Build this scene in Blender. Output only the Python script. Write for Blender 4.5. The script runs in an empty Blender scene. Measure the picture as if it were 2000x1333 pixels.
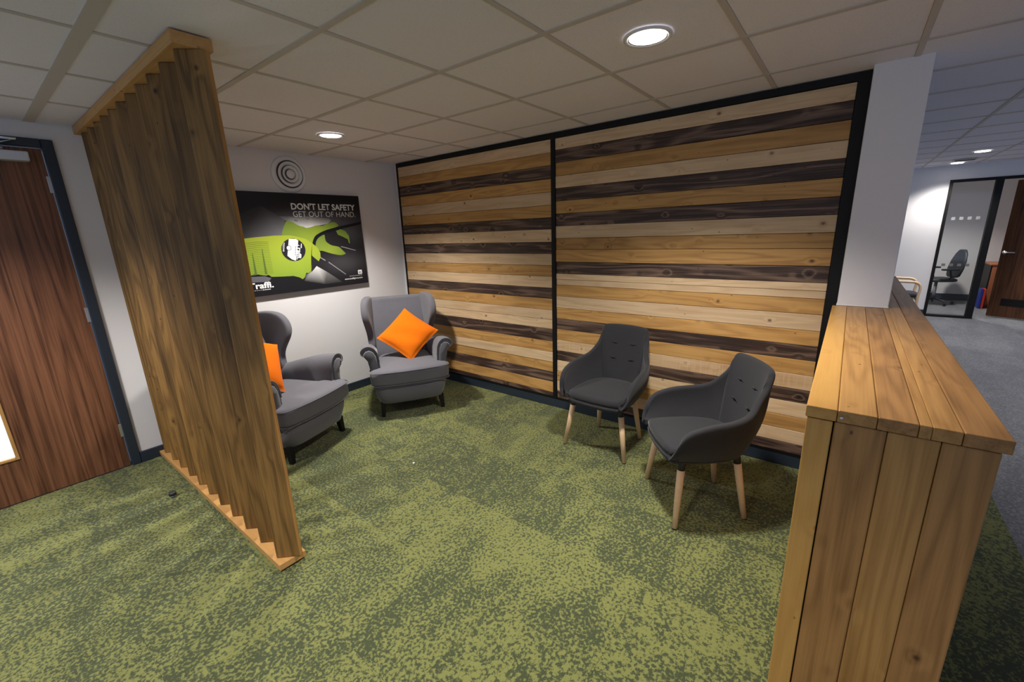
import bpy, bmesh, math, random
from mathutils import Vector, Matrix
random.seed(7)
R = math.radians
S = bpy.context.scene
C = S.collection

# ------------------------------------------------------------------ camera, world, exposure
H = 2.3515                                   # ceiling height
cd = bpy.data.cameras.new('camera'); cam = bpy.data.objects.new('camera', cd); C.objects.link(cam)
cam.location = (-3.1381, -4.0585, 1.6014)
cam.rotation_euler = (R(75.562), R(1.983), R(-52.24))
cd.sensor_width = 36; cd.lens = 831.04 / 2000 * 36; cd.clip_start = 0.02
S.camera = cam

w = bpy.data.worlds.new('world'); S.world = w; w.use_nodes = True
bg = w.node_tree.nodes['Background']
bg.inputs[0].default_value = (0.56, 0.70, 1.0, 1); bg.inputs[1].default_value = 0.55

vs = S.view_settings
vs.view_transform = 'Standard'; vs.look = 'None'; vs.gamma = 1; vs.use_curve_mapping = False
vs.exposure = 0.25

LAMP = dict(energy=225, angle=124, blend=0.72, color=(1.0, 0.945, 0.88))

# ------------------------------------------------------------------ materials
def srgb(r, g, b):
    f = lambda c: (c/12.92 if c <= .04045 else ((c+.055)/1.055)**2.4)
    return (f(r/255), f(g/255), f(b/255), 1)

class NT:
    def __init__(s, name, rough=.6, metal=0.0, spec=.5):
        s.m = bpy.data.materials.new(name); s.m.use_nodes = True
        s.t = s.m.node_tree; s.b = s.t.nodes['Principled BSDF']
        s.b.inputs['Roughness'].default_value = rough
        s.b.inputs['Metallic'].default_value = metal
        s.b.inputs['Specular IOR Level'].default_value = spec
    def n(s, typ, **kw):
        x = s.t.nodes.new(typ)
        for k, v in kw.items(): setattr(x, k, v)
        return x
    def l(s, a, b): s.t.links.new(a, b)
    def math(s, op, a, b=None, c=None, clamp=False):
        x = s.n('ShaderNodeMath', operation=op); x.use_clamp = clamp
        for i, v in enumerate((a, b, c)):
            if v is None: continue
            if isinstance(v, (int, float)): x.inputs[i].default_value = v
            else: s.l(v, x.inputs[i])
        return x.outputs[0]
    def mix(s, fac, a, b, blend='MIX'):
        x = s.n('ShaderNodeMix', data_type='RGBA', blend_type=blend)
        for i, v in ((0, fac), (6, a), (7, b)):
            if isinstance(v, (int, float)): x.inputs[i].default_value = v
            elif isinstance(v, tuple): x.inputs[i].default_value = v
            else: s.l(v, x.inputs[i])
        return x.outputs[2]
    def coords(s, scale=(1, 1, 1), rnd=True, kind='Object'):
        tc = s.n('ShaderNodeTexCoord'); o = tc.outputs[kind]
        if rnd:
            oi = s.n('ShaderNodeObjectInfo'); s.rand = oi.outputs['Random']
            cx = s.n('ShaderNodeCombineXYZ')
            s.l(s.math('MULTIPLY', s.rand, 37.1), cx.inputs[0])
            s.l(s.math('MULTIPLY', s.rand, 91.7), cx.inputs[1])
            s.l(s.math('MULTIPLY', s.rand, 53.3), cx.inputs[2])
            ad = s.n('ShaderNodeVectorMath', operation='ADD')
            s.l(o, ad.inputs[0]); s.l(cx.outputs[0], ad.inputs[1]); o = ad.outputs[0]
        s.base = o
        return s.scaled(scale)
    def scaled(s, scale):
        mp = s.n('ShaderNodeVectorMath', operation='MULTIPLY')
        s.l(s.base, mp.inputs[0]); mp.inputs[1].default_value = scale
        return mp.outputs[0]
    def noise(s, vec, scale, detail=2, rough=.5):
        x = s.n('ShaderNodeTexNoise'); s.l(vec, x.inputs['Vector'])
        x.inputs['Scale'].default_value = scale; x.inputs['Detail'].default_value = detail
        x.inputs['Roughness'].default_value = rough
        return x.outputs['Fac']
    def smooth(s, v, lo, hi):
        x = s.n('ShaderNodeMapRange', interpolation_type='SMOOTHSTEP')
        s.l(v, x.inputs[0]); x.inputs[1].default_value = lo; x.inputs[2].default_value = hi
        return x.outputs[0]
    def bump(s, h, strength=.2, dist=.002):
        x = s.n('ShaderNodeBump'); x.inputs['Strength'].default_value = strength
        x.inputs['Distance'].default_value = dist
        s.l(h, x.inputs['Height']); s.l(x.outputs[0], s.b.inputs['Normal'])
    def col(s, c):
        if isinstance(c, tuple): s.b.inputs['Base Color'].default_value = c
        else: s.l(c, s.b.inputs['Base Color'])

def plain(name, c, rough=.6, metal=0., spec=.5, noise=0, nscale=60, bump=0):
    k = NT(name, rough, metal, spec)
    if noise or bump:
        v = k.coords(rnd=False); f = k.noise(v, nscale, 3)
        k.col(k.mix(f, tuple(x*(1-noise) for x in c[:3])+(1,), tuple(min(1, x*(1+noise)) for x in c[:3])+(1,)))
        if bump: k.bump(f, bump, .001)
    else: k.col(c)
    return k.m

def gain(c, g): return tuple(x*g for x in c[:3])+(1,)
def wood(name, light, dark, knot, rough=.5, contour=26, grain=.55, knots=.075, tone=.22, stretch=1.0, saw=0, swirl=.1, inv=False, g_=.84):
    """plank wood: local X runs along the grain"""
    k = NT(name, rough, spec=.35)
    light, dark, knot = gain(light, g_), gain(dark, g_), gain(knot, g_)
    v = k.coords((.75*stretch, 7, 7))
    vk = k.scaled((1, 1.25, 1.25))
    vo = k.n('ShaderNodeTexVoronoi'); k.l(vk, vo.inputs['Vector']); vo.inputs['Scale'].default_value = 6.0
    d = vo.outputs['Distance']
    near = k.math('SUBTRACT', 1.0, k.smooth(d, 0.0, .30))
    n1 = k.noise(v, 1.0, 2.0)
    n1 = k.math('ADD', n1, k.math('MULTIPLY', near, swirl))
    rings = k.math('SINE', k.math('MULTIPLY', n1, contour*6.283/3))
    rings = k.math('MULTIPLY_ADD', rings, .5, .5)
    rings = k.math('POWER', rings, 2.2 if inv else 1.6)
    if inv: rings = k.math('SUBTRACT', 1.0, rings)
    fine = k.noise(k.scaled((3, 150, 150)), 1.0, 3, .6)
    blot = k.noise(k.scaled((1.6, 5, 5)), 1.3, 3)
    g = k.math('MULTIPLY_ADD', rings, grain*.55, k.math('MULTIPLY', k.smooth(fine, .35, .75), grain*.5))
    g = k.math('ADD', g, k.math('MULTIPLY', k.smooth(blot, .45, .8), .28), clamp=True)
    c = k.mix(g, light, dark)
    kn = k.math('SUBTRACT', 1.0, k.smooth(d, knots*.2, knots*1.15))
    c = k.mix(k.math('MULTIPLY', kn, .85), c, knot)
    if knots > .01:
        v2 = k.n('ShaderNodeTexVoronoi'); k.l(k.scaled((.55, 1, 1)), v2.inputs['Vector']); v2.inputs['Scale'].default_value = 15
        pin = k.math('SUBTRACT', 1.0, k.smooth(v2.outputs['Distance'], .03, .07))
        c = k.mix(k.math('MULTIPLY', pin, .75), c, knot)
    if saw:
        sv = k.noise(k.scaled((70, 3, 3)), 1.0, 1)
        c = k.mix(k.math('MULTIPLY', k.smooth(sv, .45, .7), saw), c, light)
    # each board has its own tone
    t = k.math('MULTIPLY_ADD', k.rand, tone, 1-tone*.5)
    tv = k.n('ShaderNodeCombineXYZ')
    for i in range(3): k.l(t, tv.inputs[i])
    c = k.mix(1.0, c, tv.outputs[0], 'MULTIPLY')
    k.col(c)
    k.bump(k.math('ADD', k.math('MULTIPLY', fine, .6), k.math('MULTIPLY', rings, .4)), .35, .0015)
    return k.m

M = {}
M['pine_light'] = wood('pale_pine', srgb(222, 194, 156), srgb(184, 148, 108), srgb(96, 64, 44), grain=.55, g_=.97, knots=.10)
M['pine_rough'] = wood('rough_sawn_pine', srgb(222, 190, 150), srgb(172, 132, 92), srgb(96, 62, 40), grain=.55, saw=.5, g_=.97, knots=.10)
M['pine_honey'] = wood('honey_stained_pine', srgb(202, 157, 94), srgb(146, 103, 56), srgb(78, 48, 26), grain=.7, g_=.97, knots=.10)
M['pine_dark'] = wood('dark_stained_pine', srgb(128, 104, 88), srgb(58, 43, 37), srgb(30, 20, 18), grain=1.25, contour=22, inv=True, swirl=.14, g_=.97, knots=.10)
M['slat'] = wood('brown_stained_slat', srgb(154, 115, 62), srgb(74, 52, 25), srgb(30, 19, 12), grain=.75, knots=.085, tone=.5, swirl=.06)
M['slat_side'] = wood('pale_slat_edge', srgb(186, 138, 78), srgb(140, 96, 50), srgb(84, 50, 28), grain=.4, tone=.3, swirl=0)
M['slat_edge'] = wood('light_timber_plank', srgb(208, 160, 98), srgb(168, 120, 66), srgb(110, 66, 36), grain=.4)
M['bar'] = wood('waxed_timber', srgb(194, 146, 84), srgb(142, 98, 50), srgb(80, 46, 24), grain=.6, rough=.38, knots=.08, tone=.2)
M['bar_honey'] = wood('waxed_honey_timber', srgb(212, 162, 88), srgb(176, 124, 60), srgb(110, 66, 34), grain=.4, rough=.36, tone=.1)
M['bar_brown'] = wood('waxed_brown_timber', srgb(180, 132, 78), srgb(124, 87, 47), srgb(62, 38, 22), grain=.7, rough=.4, tone=.12)
M['beech'] = wood('beech', srgb(226, 194, 156), srgb(204, 168, 128), srgb(180, 140, 100), grain=.3, knots=.001, tone=.06, swirl=0, g_=1)
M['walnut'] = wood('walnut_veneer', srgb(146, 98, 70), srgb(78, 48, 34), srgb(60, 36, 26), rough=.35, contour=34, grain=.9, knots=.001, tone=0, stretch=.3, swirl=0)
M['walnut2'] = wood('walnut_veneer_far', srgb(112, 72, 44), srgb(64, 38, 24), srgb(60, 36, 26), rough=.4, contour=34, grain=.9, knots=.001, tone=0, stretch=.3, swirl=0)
M['cherry'] = wood('cherry_cabinet', srgb(176, 112, 78), srgb(146, 86, 58), srgb(120, 70, 46), grain=.3, knots=.001, tone=.05)
M['wall'] = plain('white_wall_paint', srgb(226, 224, 226), .75, spec=.25, noise=.015, nscale=140, bump=.04)
M['navy'] = plain('navy_gloss_paint', srgb(40, 50, 62), .35)
M['black'] = plain('black_paint', srgb(14, 14, 15), .55, spec=.3)
M['blackgap'] = plain('black_backing', srgb(8, 8, 8), .9, spec=.1)
M['metal'] = plain('brushed_steel', srgb(200, 202, 206), .32, .9)
M['silver'] = plain('silver_paint', srgb(206, 210, 218), .35, .3)
M['white_plastic'] = plain('white_plastic', srgb(232, 232, 236), .4)
M['trim_white'] = plain('lamp_trim_white', srgb(222, 220, 222), .35)
M['reflector'] = plain('lamp_reflector', srgb(170, 168, 170), .25, .6)
M['gridbar'] = plain('ceiling_grid_paint', srgb(196, 187, 180), .6, spec=.2)
M['charcoal_plastic'] = plain('charcoal_plastic', srgb(34, 36, 40), .5)
M['vent_dark'] = plain('vent_void', srgb(110, 110, 120), .9)
M['foam'] = plain('poster_board_edge', srgb(40, 40, 46), .6)
M['blue'] = plain('blue_board', srgb(34, 58, 150), .5)
M['red'] = plain('red_board', srgb(206, 62, 44), .5)
M['paper'] = plain('paper', srgb(230, 228, 222), .8)

k = NT('ceiling_tile', .9, spec=.15)
v = k.coords(rnd=True); f = k.noise(v, 190, 3, .7)
k.col(k.mix(k.smooth(f, .55, .72), srgb(230, 226, 232), srgb(204, 200, 206))); k.bump(f, .25, .001)
M['tile'] = k.m

def fabric(name, c, c2, scale=900, rough=.95, sheen=.25):
    k = NT(name, rough, spec=.15)
    c, c2 = gain(c, .8), gain(c2, .8)
    v = k.coords(rnd=False); f = k.noise(v, scale, 2, .6); g = k.noise(v, 7, 2)
    cc = k.mix(k.smooth(f, .3, .7), c, c2)
    cc = k.mix(k.math('MULTIPLY', k.smooth(g, .4, .75), .25), cc, c)
    k.col(cc); k.b.inputs['Sheen Weight'].default_value = sheen
    k.bump(f, .25, .0008)
    return k.m
M['grey_fabric'] = fabric('grey_upholstery', srgb(98, 99, 107), srgb(126, 125, 133))
M['char_fabric'] = fabric('charcoal_felt', srgb(47, 47, 50), srgb(62, 62, 65), sheen=.12)
M['orange'] = fabric('orange_cotton', srgb(246, 112, 8), srgb(252, 134, 16), sheen=.05)
M['navy_fabric'] = fabric('black_seat_fabric', srgb(36, 36, 44), srgb(46, 46, 54))

def carpet(name, lo, hi, lo2, hi2, contrast=.07):
    k = NT(name, .98, spec=.08)
    v = k.coords(rnd=True)
    lo, hi, lo2, hi2 = [gain(c, .78) for c in (lo, hi, lo2, hi2)]
    n = k.noise(v, 76, 3, .6)
    patch = k.noise(k.scaled((1.3, 4.2, 1)), 1.0, 1)
    blot = k.noise(v, 9, 2)
    thr = k.math('ADD', k.math('MULTIPLY_ADD', k.smooth(patch, .42, .60), -.075, .54), k.math('MULTIPLY_ADD', blot, -.16, .08))
    thr = k.math('ADD', thr, k.math('MULTIPLY_ADD', k.rand, .06, -.03))
    d = k.math('SUBTRACT', n, thr)
    fac = k.smooth(d, -contrast, contrast)
    fine = k.noise(v, 330, 2, .7)
    a = k.mix(fine, lo, lo2); b = k.mix(fine, hi, hi2)
    k.col(k.mix(fac, a, b)); k.b.inputs['Sheen Weight'].default_value = .15
    k.bump(k.math('ADD', fine, k.math('MULTIPLY', fac, .4)), .6, .003)
    return k.m
M['green_carpet'] = carpet('green_carpet', srgb(64, 72, 49), srgb(117, 122, 65), srgb(80, 88, 61), srgb(143, 146, 89))
M['grey_carpet'] = carpet('grey_carpet', srgb(104, 106, 112), srgb(138, 140, 146), srgb(116, 118, 124), srgb(154, 156, 162), .14)

def emit(name, c, s):
    m = bpy.data.materials.new(name); m.use_nodes = True; t = m.node_tree
    t.nodes.remove(t.nodes['Principled BSDF']); e = t.nodes.new('ShaderNodeEmission')
    e.inputs[0].default_value = c; e.inputs[1].default_value = s
    t.links.new(e.outputs[0], t.nodes['Material Output'].inputs[0]); return m
M['lamp'] = emit('lamp_diffuser', (1, .96, .9, 1), 9)
M['glow_glass'] = emit('glowing_pane_glass', (.9, .96, 1, 1), 2.2)  # pane emits by itself, in place of daylight coming through from behind

m = bpy.data.materials.new('clear_glass'); m.use_nodes = True; t = m.node_tree; t.nodes.remove(t.nodes['Principled BSDF'])
a = t.nodes.new('ShaderNodeBsdfTransparent'); a.inputs[0].default_value = (.93, .95, .95, 1)
b_ = t.nodes.new('ShaderNodeBsdfGlossy'); b_.inputs['Roughness'].default_value = .03
fr = t.nodes.new('ShaderNodeFresnel'); fr.inputs[0].default_value = 1.45
mx = t.nodes.new('ShaderNodeMixShader'); t.links.new(fr.outputs[0], mx.inputs[0])
t.links.new(a.outputs[0], mx.inputs[1]); t.links.new(b_.outputs[0], mx.inputs[2]); t.links.new(mx.outputs[0], t.nodes['Material Output'].inputs[0])
M['glass'] = m

# ------------------------------------------------------------------ helpers
def tag(o, label=None, cat=None, group=None, kind=None):
    if label: o['label'] = label
    if cat: o['category'] = cat
    if group: o['group'] = group
    if kind: o['kind'] = kind
    return o
def thing(name, loc=(0, 0, 0), rz=0.0):
    o = bpy.data.objects.new(name, None); C.objects.link(o); o.empty_display_size = .1
    o.location = loc; o.rotation_euler = (0, 0, rz); return o
def link(name, me, mat, parent=None, loc=(0, 0, 0), rot=(0, 0, 0)):
    o = bpy.data.objects.new(name, me); C.objects.link(o)
    if mat is not None and not me.materials: me.materials.append(M[mat] if isinstance(mat, str) else mat)
    o.location = loc; o.rotation_euler = rot
    if parent is not None: o.parent = parent
    return o
def mesh(name, vs_, fs, smooth=False):
    me = bpy.data.meshes.new(name); me.from_pydata([tuple(p) for p in vs_], [], fs)
    bm = bmesh.new(); bm.from_mesh(me); bmesh.ops.recalc_face_normals(bm, faces=bm.faces); bm.to_mesh(me); bm.free()
    if smooth:
        for p in me.polygons: p.use_smooth = True
    me.update(); return me
def box_mesh(name, dx, dy, dz, bev=0.0, seg=1):
    bm = bmesh.new(); bmesh.ops.create_cube(bm, size=1); bmesh.ops.scale(bm, vec=(dx, dy, dz), verts=bm.verts)
    if bev: bmesh.ops.bevel(bm, geom=list(bm.edges), offset=bev, segments=seg, affect='EDGES', profile=.5)
    me = bpy.data.meshes.new(name); bm.to_mesh(me); bm.free(); return me
def box(name, x0, x1, y0, y1, z0, z1, mat, parent=None, bev=0.0, seg=1, axis='x', origin=(0, 0, 0)):
    """axis-aligned box in the parent's space; axis = grain direction (local X of the mesh)"""
    x0, x1 = sorted((x0, x1)); y0, y1 = sorted((y0, y1)); z0, z1 = sorted((z0, z1))
    d = (x1-x0, y1-y0, z1-z0); c = ((x0+x1)/2-origin[0], (y0+y1)/2-origin[1], (z0+z1)/2-origin[2])
    if axis == 'x': me = box_mesh(name, *d, bev, seg); rot = (0, 0, 0)
    elif axis == 'y': me = box_mesh(name, d[1], d[0], d[2], bev, seg); rot = (0, 0, R(90))
    else: me = box_mesh(name, d[2], d[1], d[0], bev, seg); rot = (0, R(-90), 0)
    return link(name, me, mat, parent, c, rot)
def loft(name, rings, caps=True, closed=True, smooth=True):
    n = len(rings[0]); vs_ = [p for r in rings for p in r]; fs = []
    for i in range(len(rings)-1):
        for j in range(n if closed else n-1):
            a, b = i*n+j, i*n+(j+1) % n
            fs.append((a, b, b+n, a+n))
    if caps:
        fs.append(tuple(range(n))[::-1]); fs.append(tuple((len(rings)-1)*n+j for j in range(n)))
    return mesh(name, vs_, fs, smooth)
def subsurf(o, lv=2):
    md = o.modifiers.new('sub', 'SUBSURF'); md.levels = lv; md.render_levels = lv; return o
def lathe(name, prof, n=24, axis='z', smooth=True):
    rings = []
    for r, h in prof:
        rings.append([(r*math.cos(2*math.pi*i/n), r*math.sin(2*math.pi*i/n), h) for i in range(n)])
    return loft(name, rings, True, True, smooth)
def tube(name, pts, r, n=8, closed=False, smooth=True, rads=None):
    pts = [Vector(p) for p in pts]; rings = []; N = len(pts); up = Vector((0, 0, 1)); prev = None
    for i, p in enumerate(pts):
        if closed: tng = (pts[(i+1) % N]-pts[i-1]).normalized()
        else: tng = (pts[min(i+1, N-1)]-pts[max(i-1, 0)]).normalized()
        if prev is None:
            a = tng.orthogonal().normalized()
        else:
            a = (prev - tng*prev.dot(tng)); a = a.normalized() if a.length > 1e-6 else tng.orthogonal().normalized()
        prev = a; b = tng.cross(a); rr = rads[i] if rads else r
        rings.append([p+(a*math.cos(2*math.pi*k/n)+b*math.sin(2*math.pi*k/n))*rr for k in range(n)])
    if closed: rings.append(rings[0])
    return loft(name, rings, not closed, True, smooth)
def spline(pts, n=8, closed=False):
    pts = [Vector(p) for p in pts]; out = []; N = len(pts)
    segs = N if closed else N-1
    for i in range(segs):
        if closed: p0, p1, p2, p3 = pts[i-1], pts[i], pts[(i+1) % N], pts[(i+2) % N]
        else: p0, p1, p2, p3 = pts[max(i-1, 0)], pts[i], pts[i+1], pts[min(i+2, N-1)]
        for k in range(n):
            t = k/n
            out.append(.5*((2*p1)+(p2-p0)*t+(2*p0-5*p1+4*p2-p3)*t*t+(3*p1-p0-3*p2+p3)*t**3))
    if not closed: out.append(pts[-1])
    return out
def rrect(hx, hy, n=32, p=5.0, cx=0, cy=0, z=0.0, bow=0.0):
    out = []
    for i in range(n):
        a = 2*math.pi*i/n; c, s = math.cos(a), math.sin(a)
        x = hx*math.copysign(abs(c)**(2/p), c); y = hy*math.copysign(abs(s)**(2/p), s)
        if y < 0: y -= bow*(1-(x/hx)**2)*(-y/hy)
        out.append((cx+x, cy+y, z))
    return out
def copy_tree(o, parent=None):
    c = o.copy(); C.objects.link(c); c.parent = parent
    for ch in list(o.children): copy_tree(ch, c)
    return c
def struct(o, label, cat): return tag(o, label, cat, kind='structure')

# ------------------------------------------------------------------ floor
floor = link('floor', box_mesh('floor', 15.2, 9.6, .05), 'grey_carpet', None, (1.5, -4.7, -.029))
struct(floor, 'grey loop carpet floor with a green carpet tile area in the seating nook', 'floor')
def clip(poly, a, b, c):            # keep a*x + b*y <= c
    out = []
    for i in range(len(poly)):
        p, q = poly[i-1], poly[i]; dp, dq = a*p[0]+b*p[1]-c, a*q[0]+b*q[1]-c
        if (dp <= 0) != (dq <= 0):
            t = dp/(dp-dq); out.append((p[0]+(q[0]-p[0])*t, p[1]+(q[1]-p[1])*t))
        if dq <= 0: out.append(q)
    return out
planes = [(0, -1, 4.9), (0, 1, 0.0), (1, 0, 2.2)]
for i in range(60):
    a = math.pi*1.15+i/59*math.pi*.85; cx_, cy_, rr = .6, 3.0, 8.0
    planes.append((math.cos(a), math.sin(a), cx_*math.cos(a)+cy_*math.sin(a)+rr))
TS = .5
full = None
for i in range(-10, 5):
    for j in range(-11, 0):
        x0, y0 = i*TS, j*TS
        poly = [(x0, y0), (x0+TS, y0), (x0+TS, y0+TS), (x0, y0+TS)]
        q = poly
        for pl in planes:
            q = clip(q, *pl)
            if not q: break
        if len(q) < 3: continue
        cx, cy = x0+TS/2, y0+TS/2
        rot = random.choice((0, 90, 180, 270))
        whole = len(q) == 4 and all(any(abs(u[0]-p[0])+abs(u[1]-p[1]) < 1e-6 for p in poly) for u in q)
        if whole:
            if full is None: full = box_mesh('carpet_tile', TS-.0006, TS-.0006, .004)
            me, rz = full, R(rot)
        else:
            n = len(q); vv = [(p[0]-cx, p[1]-cy, .002) for p in q]+[(p[0]-cx, p[1]-cy, -.002) for p in q]
            me = mesh('carpet_tile_cut', vv, [tuple(range(n)), tuple(range(n, 2*n))[::-1]]+[(a, (a+1) % n, n+(a+1) % n, n+a) for a in range(n)]); rz = 0
        link('carpet_tile', me, 'green_carpet', floor, (cx-1.5, cy+4.7, -.002+.029), (0, 0, rz))

# ------------------------------------------------------------------ ceiling: slab, tiles, grid bars
ceil = link('ceiling', box_mesh('ceiling', 15.2, 9.6, .04), 'tile', None, (1.5, -4.7, H+.045))
struct(ceil, 'suspended ceiling of square white tiles in a pale grid', 'ceiling')
gx = [-.318-.6*i for i in range(-15, 10)]
gy = [-.585-.6025*j for j in range(0, 15)]
gxs = sorted([x if abs(x+2.718) > .01 else -2.68 for x in gx]+[-6.1, 9.1]); gxs = [x for x in gxs if -6.11 <= x <= 9.11]
gys = sorted(gy+[0.0, -9.5]); gys = [y for y in gys if y >= -9.51]
cache = {}
for a in range(len(gxs)-1):
    for b in range(len(gys)-1):
        x0, x1, y0, y1 = gxs[a], gxs[a+1], gys[b], gys[b+1]
        if x1-x0 < .05 or y1-y0 < .05: continue
        if y1 < -7.9 or x0 < -5.2: continue
        key = (round(x1-x0, 3), round(y1-y0, 3))
        if key not in cache: cache[key] = box_mesh('ceiling_tile', key[0]-.02, key[1]-.02, .016, .004)
        link('ceiling_tile', cache[key], 'tile', ceil, ((x0+x1)/2-1.5, (y0+y1)/2+4.7, H+.012-(H+.045)))
for x in gxs[1:-1]:
    wd = .05 if abs(x+2.68) < .001 else .027
    box('grid_bar', x-wd/2, x+wd/2, -9.4, 0, H, H+.02, 'gridbar', ceil, axis='y', origin=(1.5, -4.7, H+.045))
for y in gys[1:-1]:
    box('grid_bar', -6.0, 9.0, y-.011, y+.011, H+.001, H+.02, 'gridbar', ceil, axis='x', origin=(1.5, -4.7, H+.045))

# ------------------------------------------------------------------ walls
def wall(name, x0, x1, y0, y1, z0, z1, label):
    return struct(box(name, x0, x1, y0, y1, z0, H+.024 if z1 == H else z1, 'wall'), label, 'wall')
wall('wall_back', -2.645, .2, 0, .15, 0, H, 'white painted wall behind the poster and the armchairs')
wall('wall_back_door_head', -3.56, -2.645, .0, .15, 2.21, H, 'strip of white wall above the brown door')
wall('wall_back_left', -6.1, -3.56, 0, .15, 0, H, 'white wall beyond the far jamb of the brown door')
wall('wall_right', .03, .2, -4.04, 0, 0, H, 'white wall carrying the striped timber panels')
col = struct(box('column', -.078, .24, -4.265, -4.04, 0, H+.01, 'wall', bev=.003), 'square white column standing through the end of the timber half wall', 'column')
box('sealant_bead', -.081, .243, -4.268, -4.037, 1.124, 1.130, 'trim_white', col, .002, origin=tuple(col.location))
for nm, x0, x1, lb in (('baseboard_back', -2.6, -2.3, 'short navy skirting between the door frame and the slatted screen'), ('baseboard_back_poster', -2.3, .03, 'navy skirting along the white wall under the poster')):
    struct(box(nm, x0, x1, -.018, 0, 0, .085, 'navy', bev=.004), lb, 'skirting')
struct(box('baseboard_right', .0, .03, -4.04, -.018, 0, .085, 'navy', bev=.004), 'navy skirting below the striped timber panels', 'skirting')

# ------------------------------------------------------------------ timber clad panels
LZ = [2.31, 2.21, 2.113, 2.01, 1.909, 1.803, 1.705, 1.61, 1.504, 1.406, 1.306, 1.211, 1.111, 1.016, .915, .827, .742, .628, .527, .434, .34, .242, .14, .1]
LC = 'LHDHLHDLDLHLDHLLDHLHDHD'
RZ = [2.309, 2.222, 2.127, 2.025, 1.931, 1.831, 1.73, 1.632, 1.532, 1.441, 1.338, 1.239, 1.19, 1.142, 1.046, .943, .846, .751, .653, .553, .462, .36, .266, .171, .1]
RC = 'LDHLDHDLHHDLLHLHDHSDLHLD'
PM = {'L': 'pine_light', 'H': 'pine_honey', 'D': 'pine_dark', 'S': 'pine_rough'}
def clad(name, ya, yb, zs, cs, label):
    t_ = thing(name, (0.0, (ya+yb)/2, 0)); tag(t_, label, 'wall panel')
    og = (0.0, (ya+yb)/2, 0)
    box('backing_board', .02, .03, ya, yb, .09, H-.002, 'blackgap', t_, origin=og)
    box('shadow_gap_strip', -.003, .02, ya, yb, .085, .099, 'black', t_, origin=og)  # black strip puts in the shadow between skirting and planks
    for i, c in enumerate(cs):
        j = random.uniform(-.003, .003)
        box('plank', .002+j, .02, yb+.002, ya-.002, zs[i+1]+.0012, zs[i]-.0012, PM[c], t_, bev=.0015, axis='y', origin=og)
    return t_, og
pl, og = clad('timber_wall_panel', -.092, -2.052, LZ, LC, 'narrower striped timber wall panel behind the armchair, left of the black joint')
box('frame_stile', -.004, .02, -.074, -.092, .09, H-.002, 'black', pl, origin=og)
box('frame_rail', -.006, .02, -.092, -2.052, 2.312, H-.002, 'black', pl, origin=og)
box('frame_stile', -.006, .02, -2.052, -2.09, .09, H-.002, 'black', pl, origin=og)
pr_, og = clad('timber_wall_panel', -2.09, -3.982, RZ, RC, 'wider striped timber wall panel behind the two charcoal chairs')
box('frame_rail', -.006, .02, -2.09, -3.982, 2.311, H-.002, 'black', pr_, origin=og)
box('frame_stile', -.008, .02, -3.982, -4.038, .09, H-.002, 'black', pr_, origin=og)

# ------------------------------------------------------------------ brown door in the back wall
d1 = struct(thing('door_1', (-2.645, 0, 0)), 'walnut veneer door with navy frame, vision panel and overhead closer', 'door')
og = (-2.645, 0, 0)
fr_ = box('door_frame', -2.655, -2.6, -.02, .09, 0, 2.257, 'navy', d1, .004, origin=og)
box('door_frame', -3.61, -2.655, -.02, .09, 2.205, 2.257, 'navy', d1, .004, origin=og)
box('door_frame', -3.61, -3.555, -.02, .09, 0, 2.205, 'navy', d1, .004, origin=og)
leafz = (0.006, 2.2)
def frame_leaf(x0, x1, z0, z1, hx0, hx1, hz0, hz1, y0, y1):
    P = lambda x, y, z: (z, y, -x)                       # grain runs along local X
    vv = [P(x, y, z) for y in (y0, y1) for (x, z) in ((x0, z0), (x1, z0), (x1, z1), (x0, z1), (hx0, hz0), (hx1, hz0), (hx1, hz1), (hx0, hz1))]
    fs = []
    for i in range(4):
        j = (i+1) % 4
        fs += [(i, j, 4+j, 4+i), (8+i, 12+i, 12+j, 8+j), (i, 8+i, 8+j, j), (4+i, 4+j, 12+j, 12+i)]
    return mesh('door_leaf', vv, fs)
link('door_leaf', frame_leaf(-.905, -.015, *leafz, -.755, -.512, .29, 1.95, 0, .044), 'walnut', d1, (0, 0, 0), (0, R(-90), 0))
gl = box('vision_pane', -3.40, -3.157, .018, .026, .29, 1.95, 'glow_glass', d1, origin=og)
for a in ((-3.175, -3.157, .29, 1.95), (-3.40, -3.382, .29, 1.95)):
    box('glazing_bead', a[0], a[1], -.006, .02, a[2], a[3], 'slat_edge', d1, .002, axis='z', origin=og)
for z in (.29, 1.932): box('glazing_bead', -3.382, -3.175, -.006, .02, z, z+.018, 'slat_edge', d1, .002, origin=og)
for z0, z1 in ((.238, .336), (1.10, 1.2), (1.94, 2.04)):
    hg = box('hinge', -2.672, -2.648, -.006, .0, z0, z1, 'metal', d1, .001, origin=og)
    link('hinge_pin', tube('hinge_pin', [(0, 0, -.05), (0, 0, .05)], .006, 10), 'metal', hg, (.012, -.004, 0))
cl = box('door_closer', -3.0, -2.725, -.075, -.0, 2.115, 2.17, 'silver', d1, .006, 2, origin=og)
link('closer_arm', tube('closer_arm', [(0, 0, 0), (0, -.01, .05), (.07, -.06, .07), (-.11, -.02, .075)], .007, 8), 'metal', cl, (.03, 0, .02))
link('closer_knuckle', lathe('closer_knuckle', [(.014, -.01), (.016, 0), (.014, .012)], 12), 'metal', cl, (.03, 0, .04))

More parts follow.
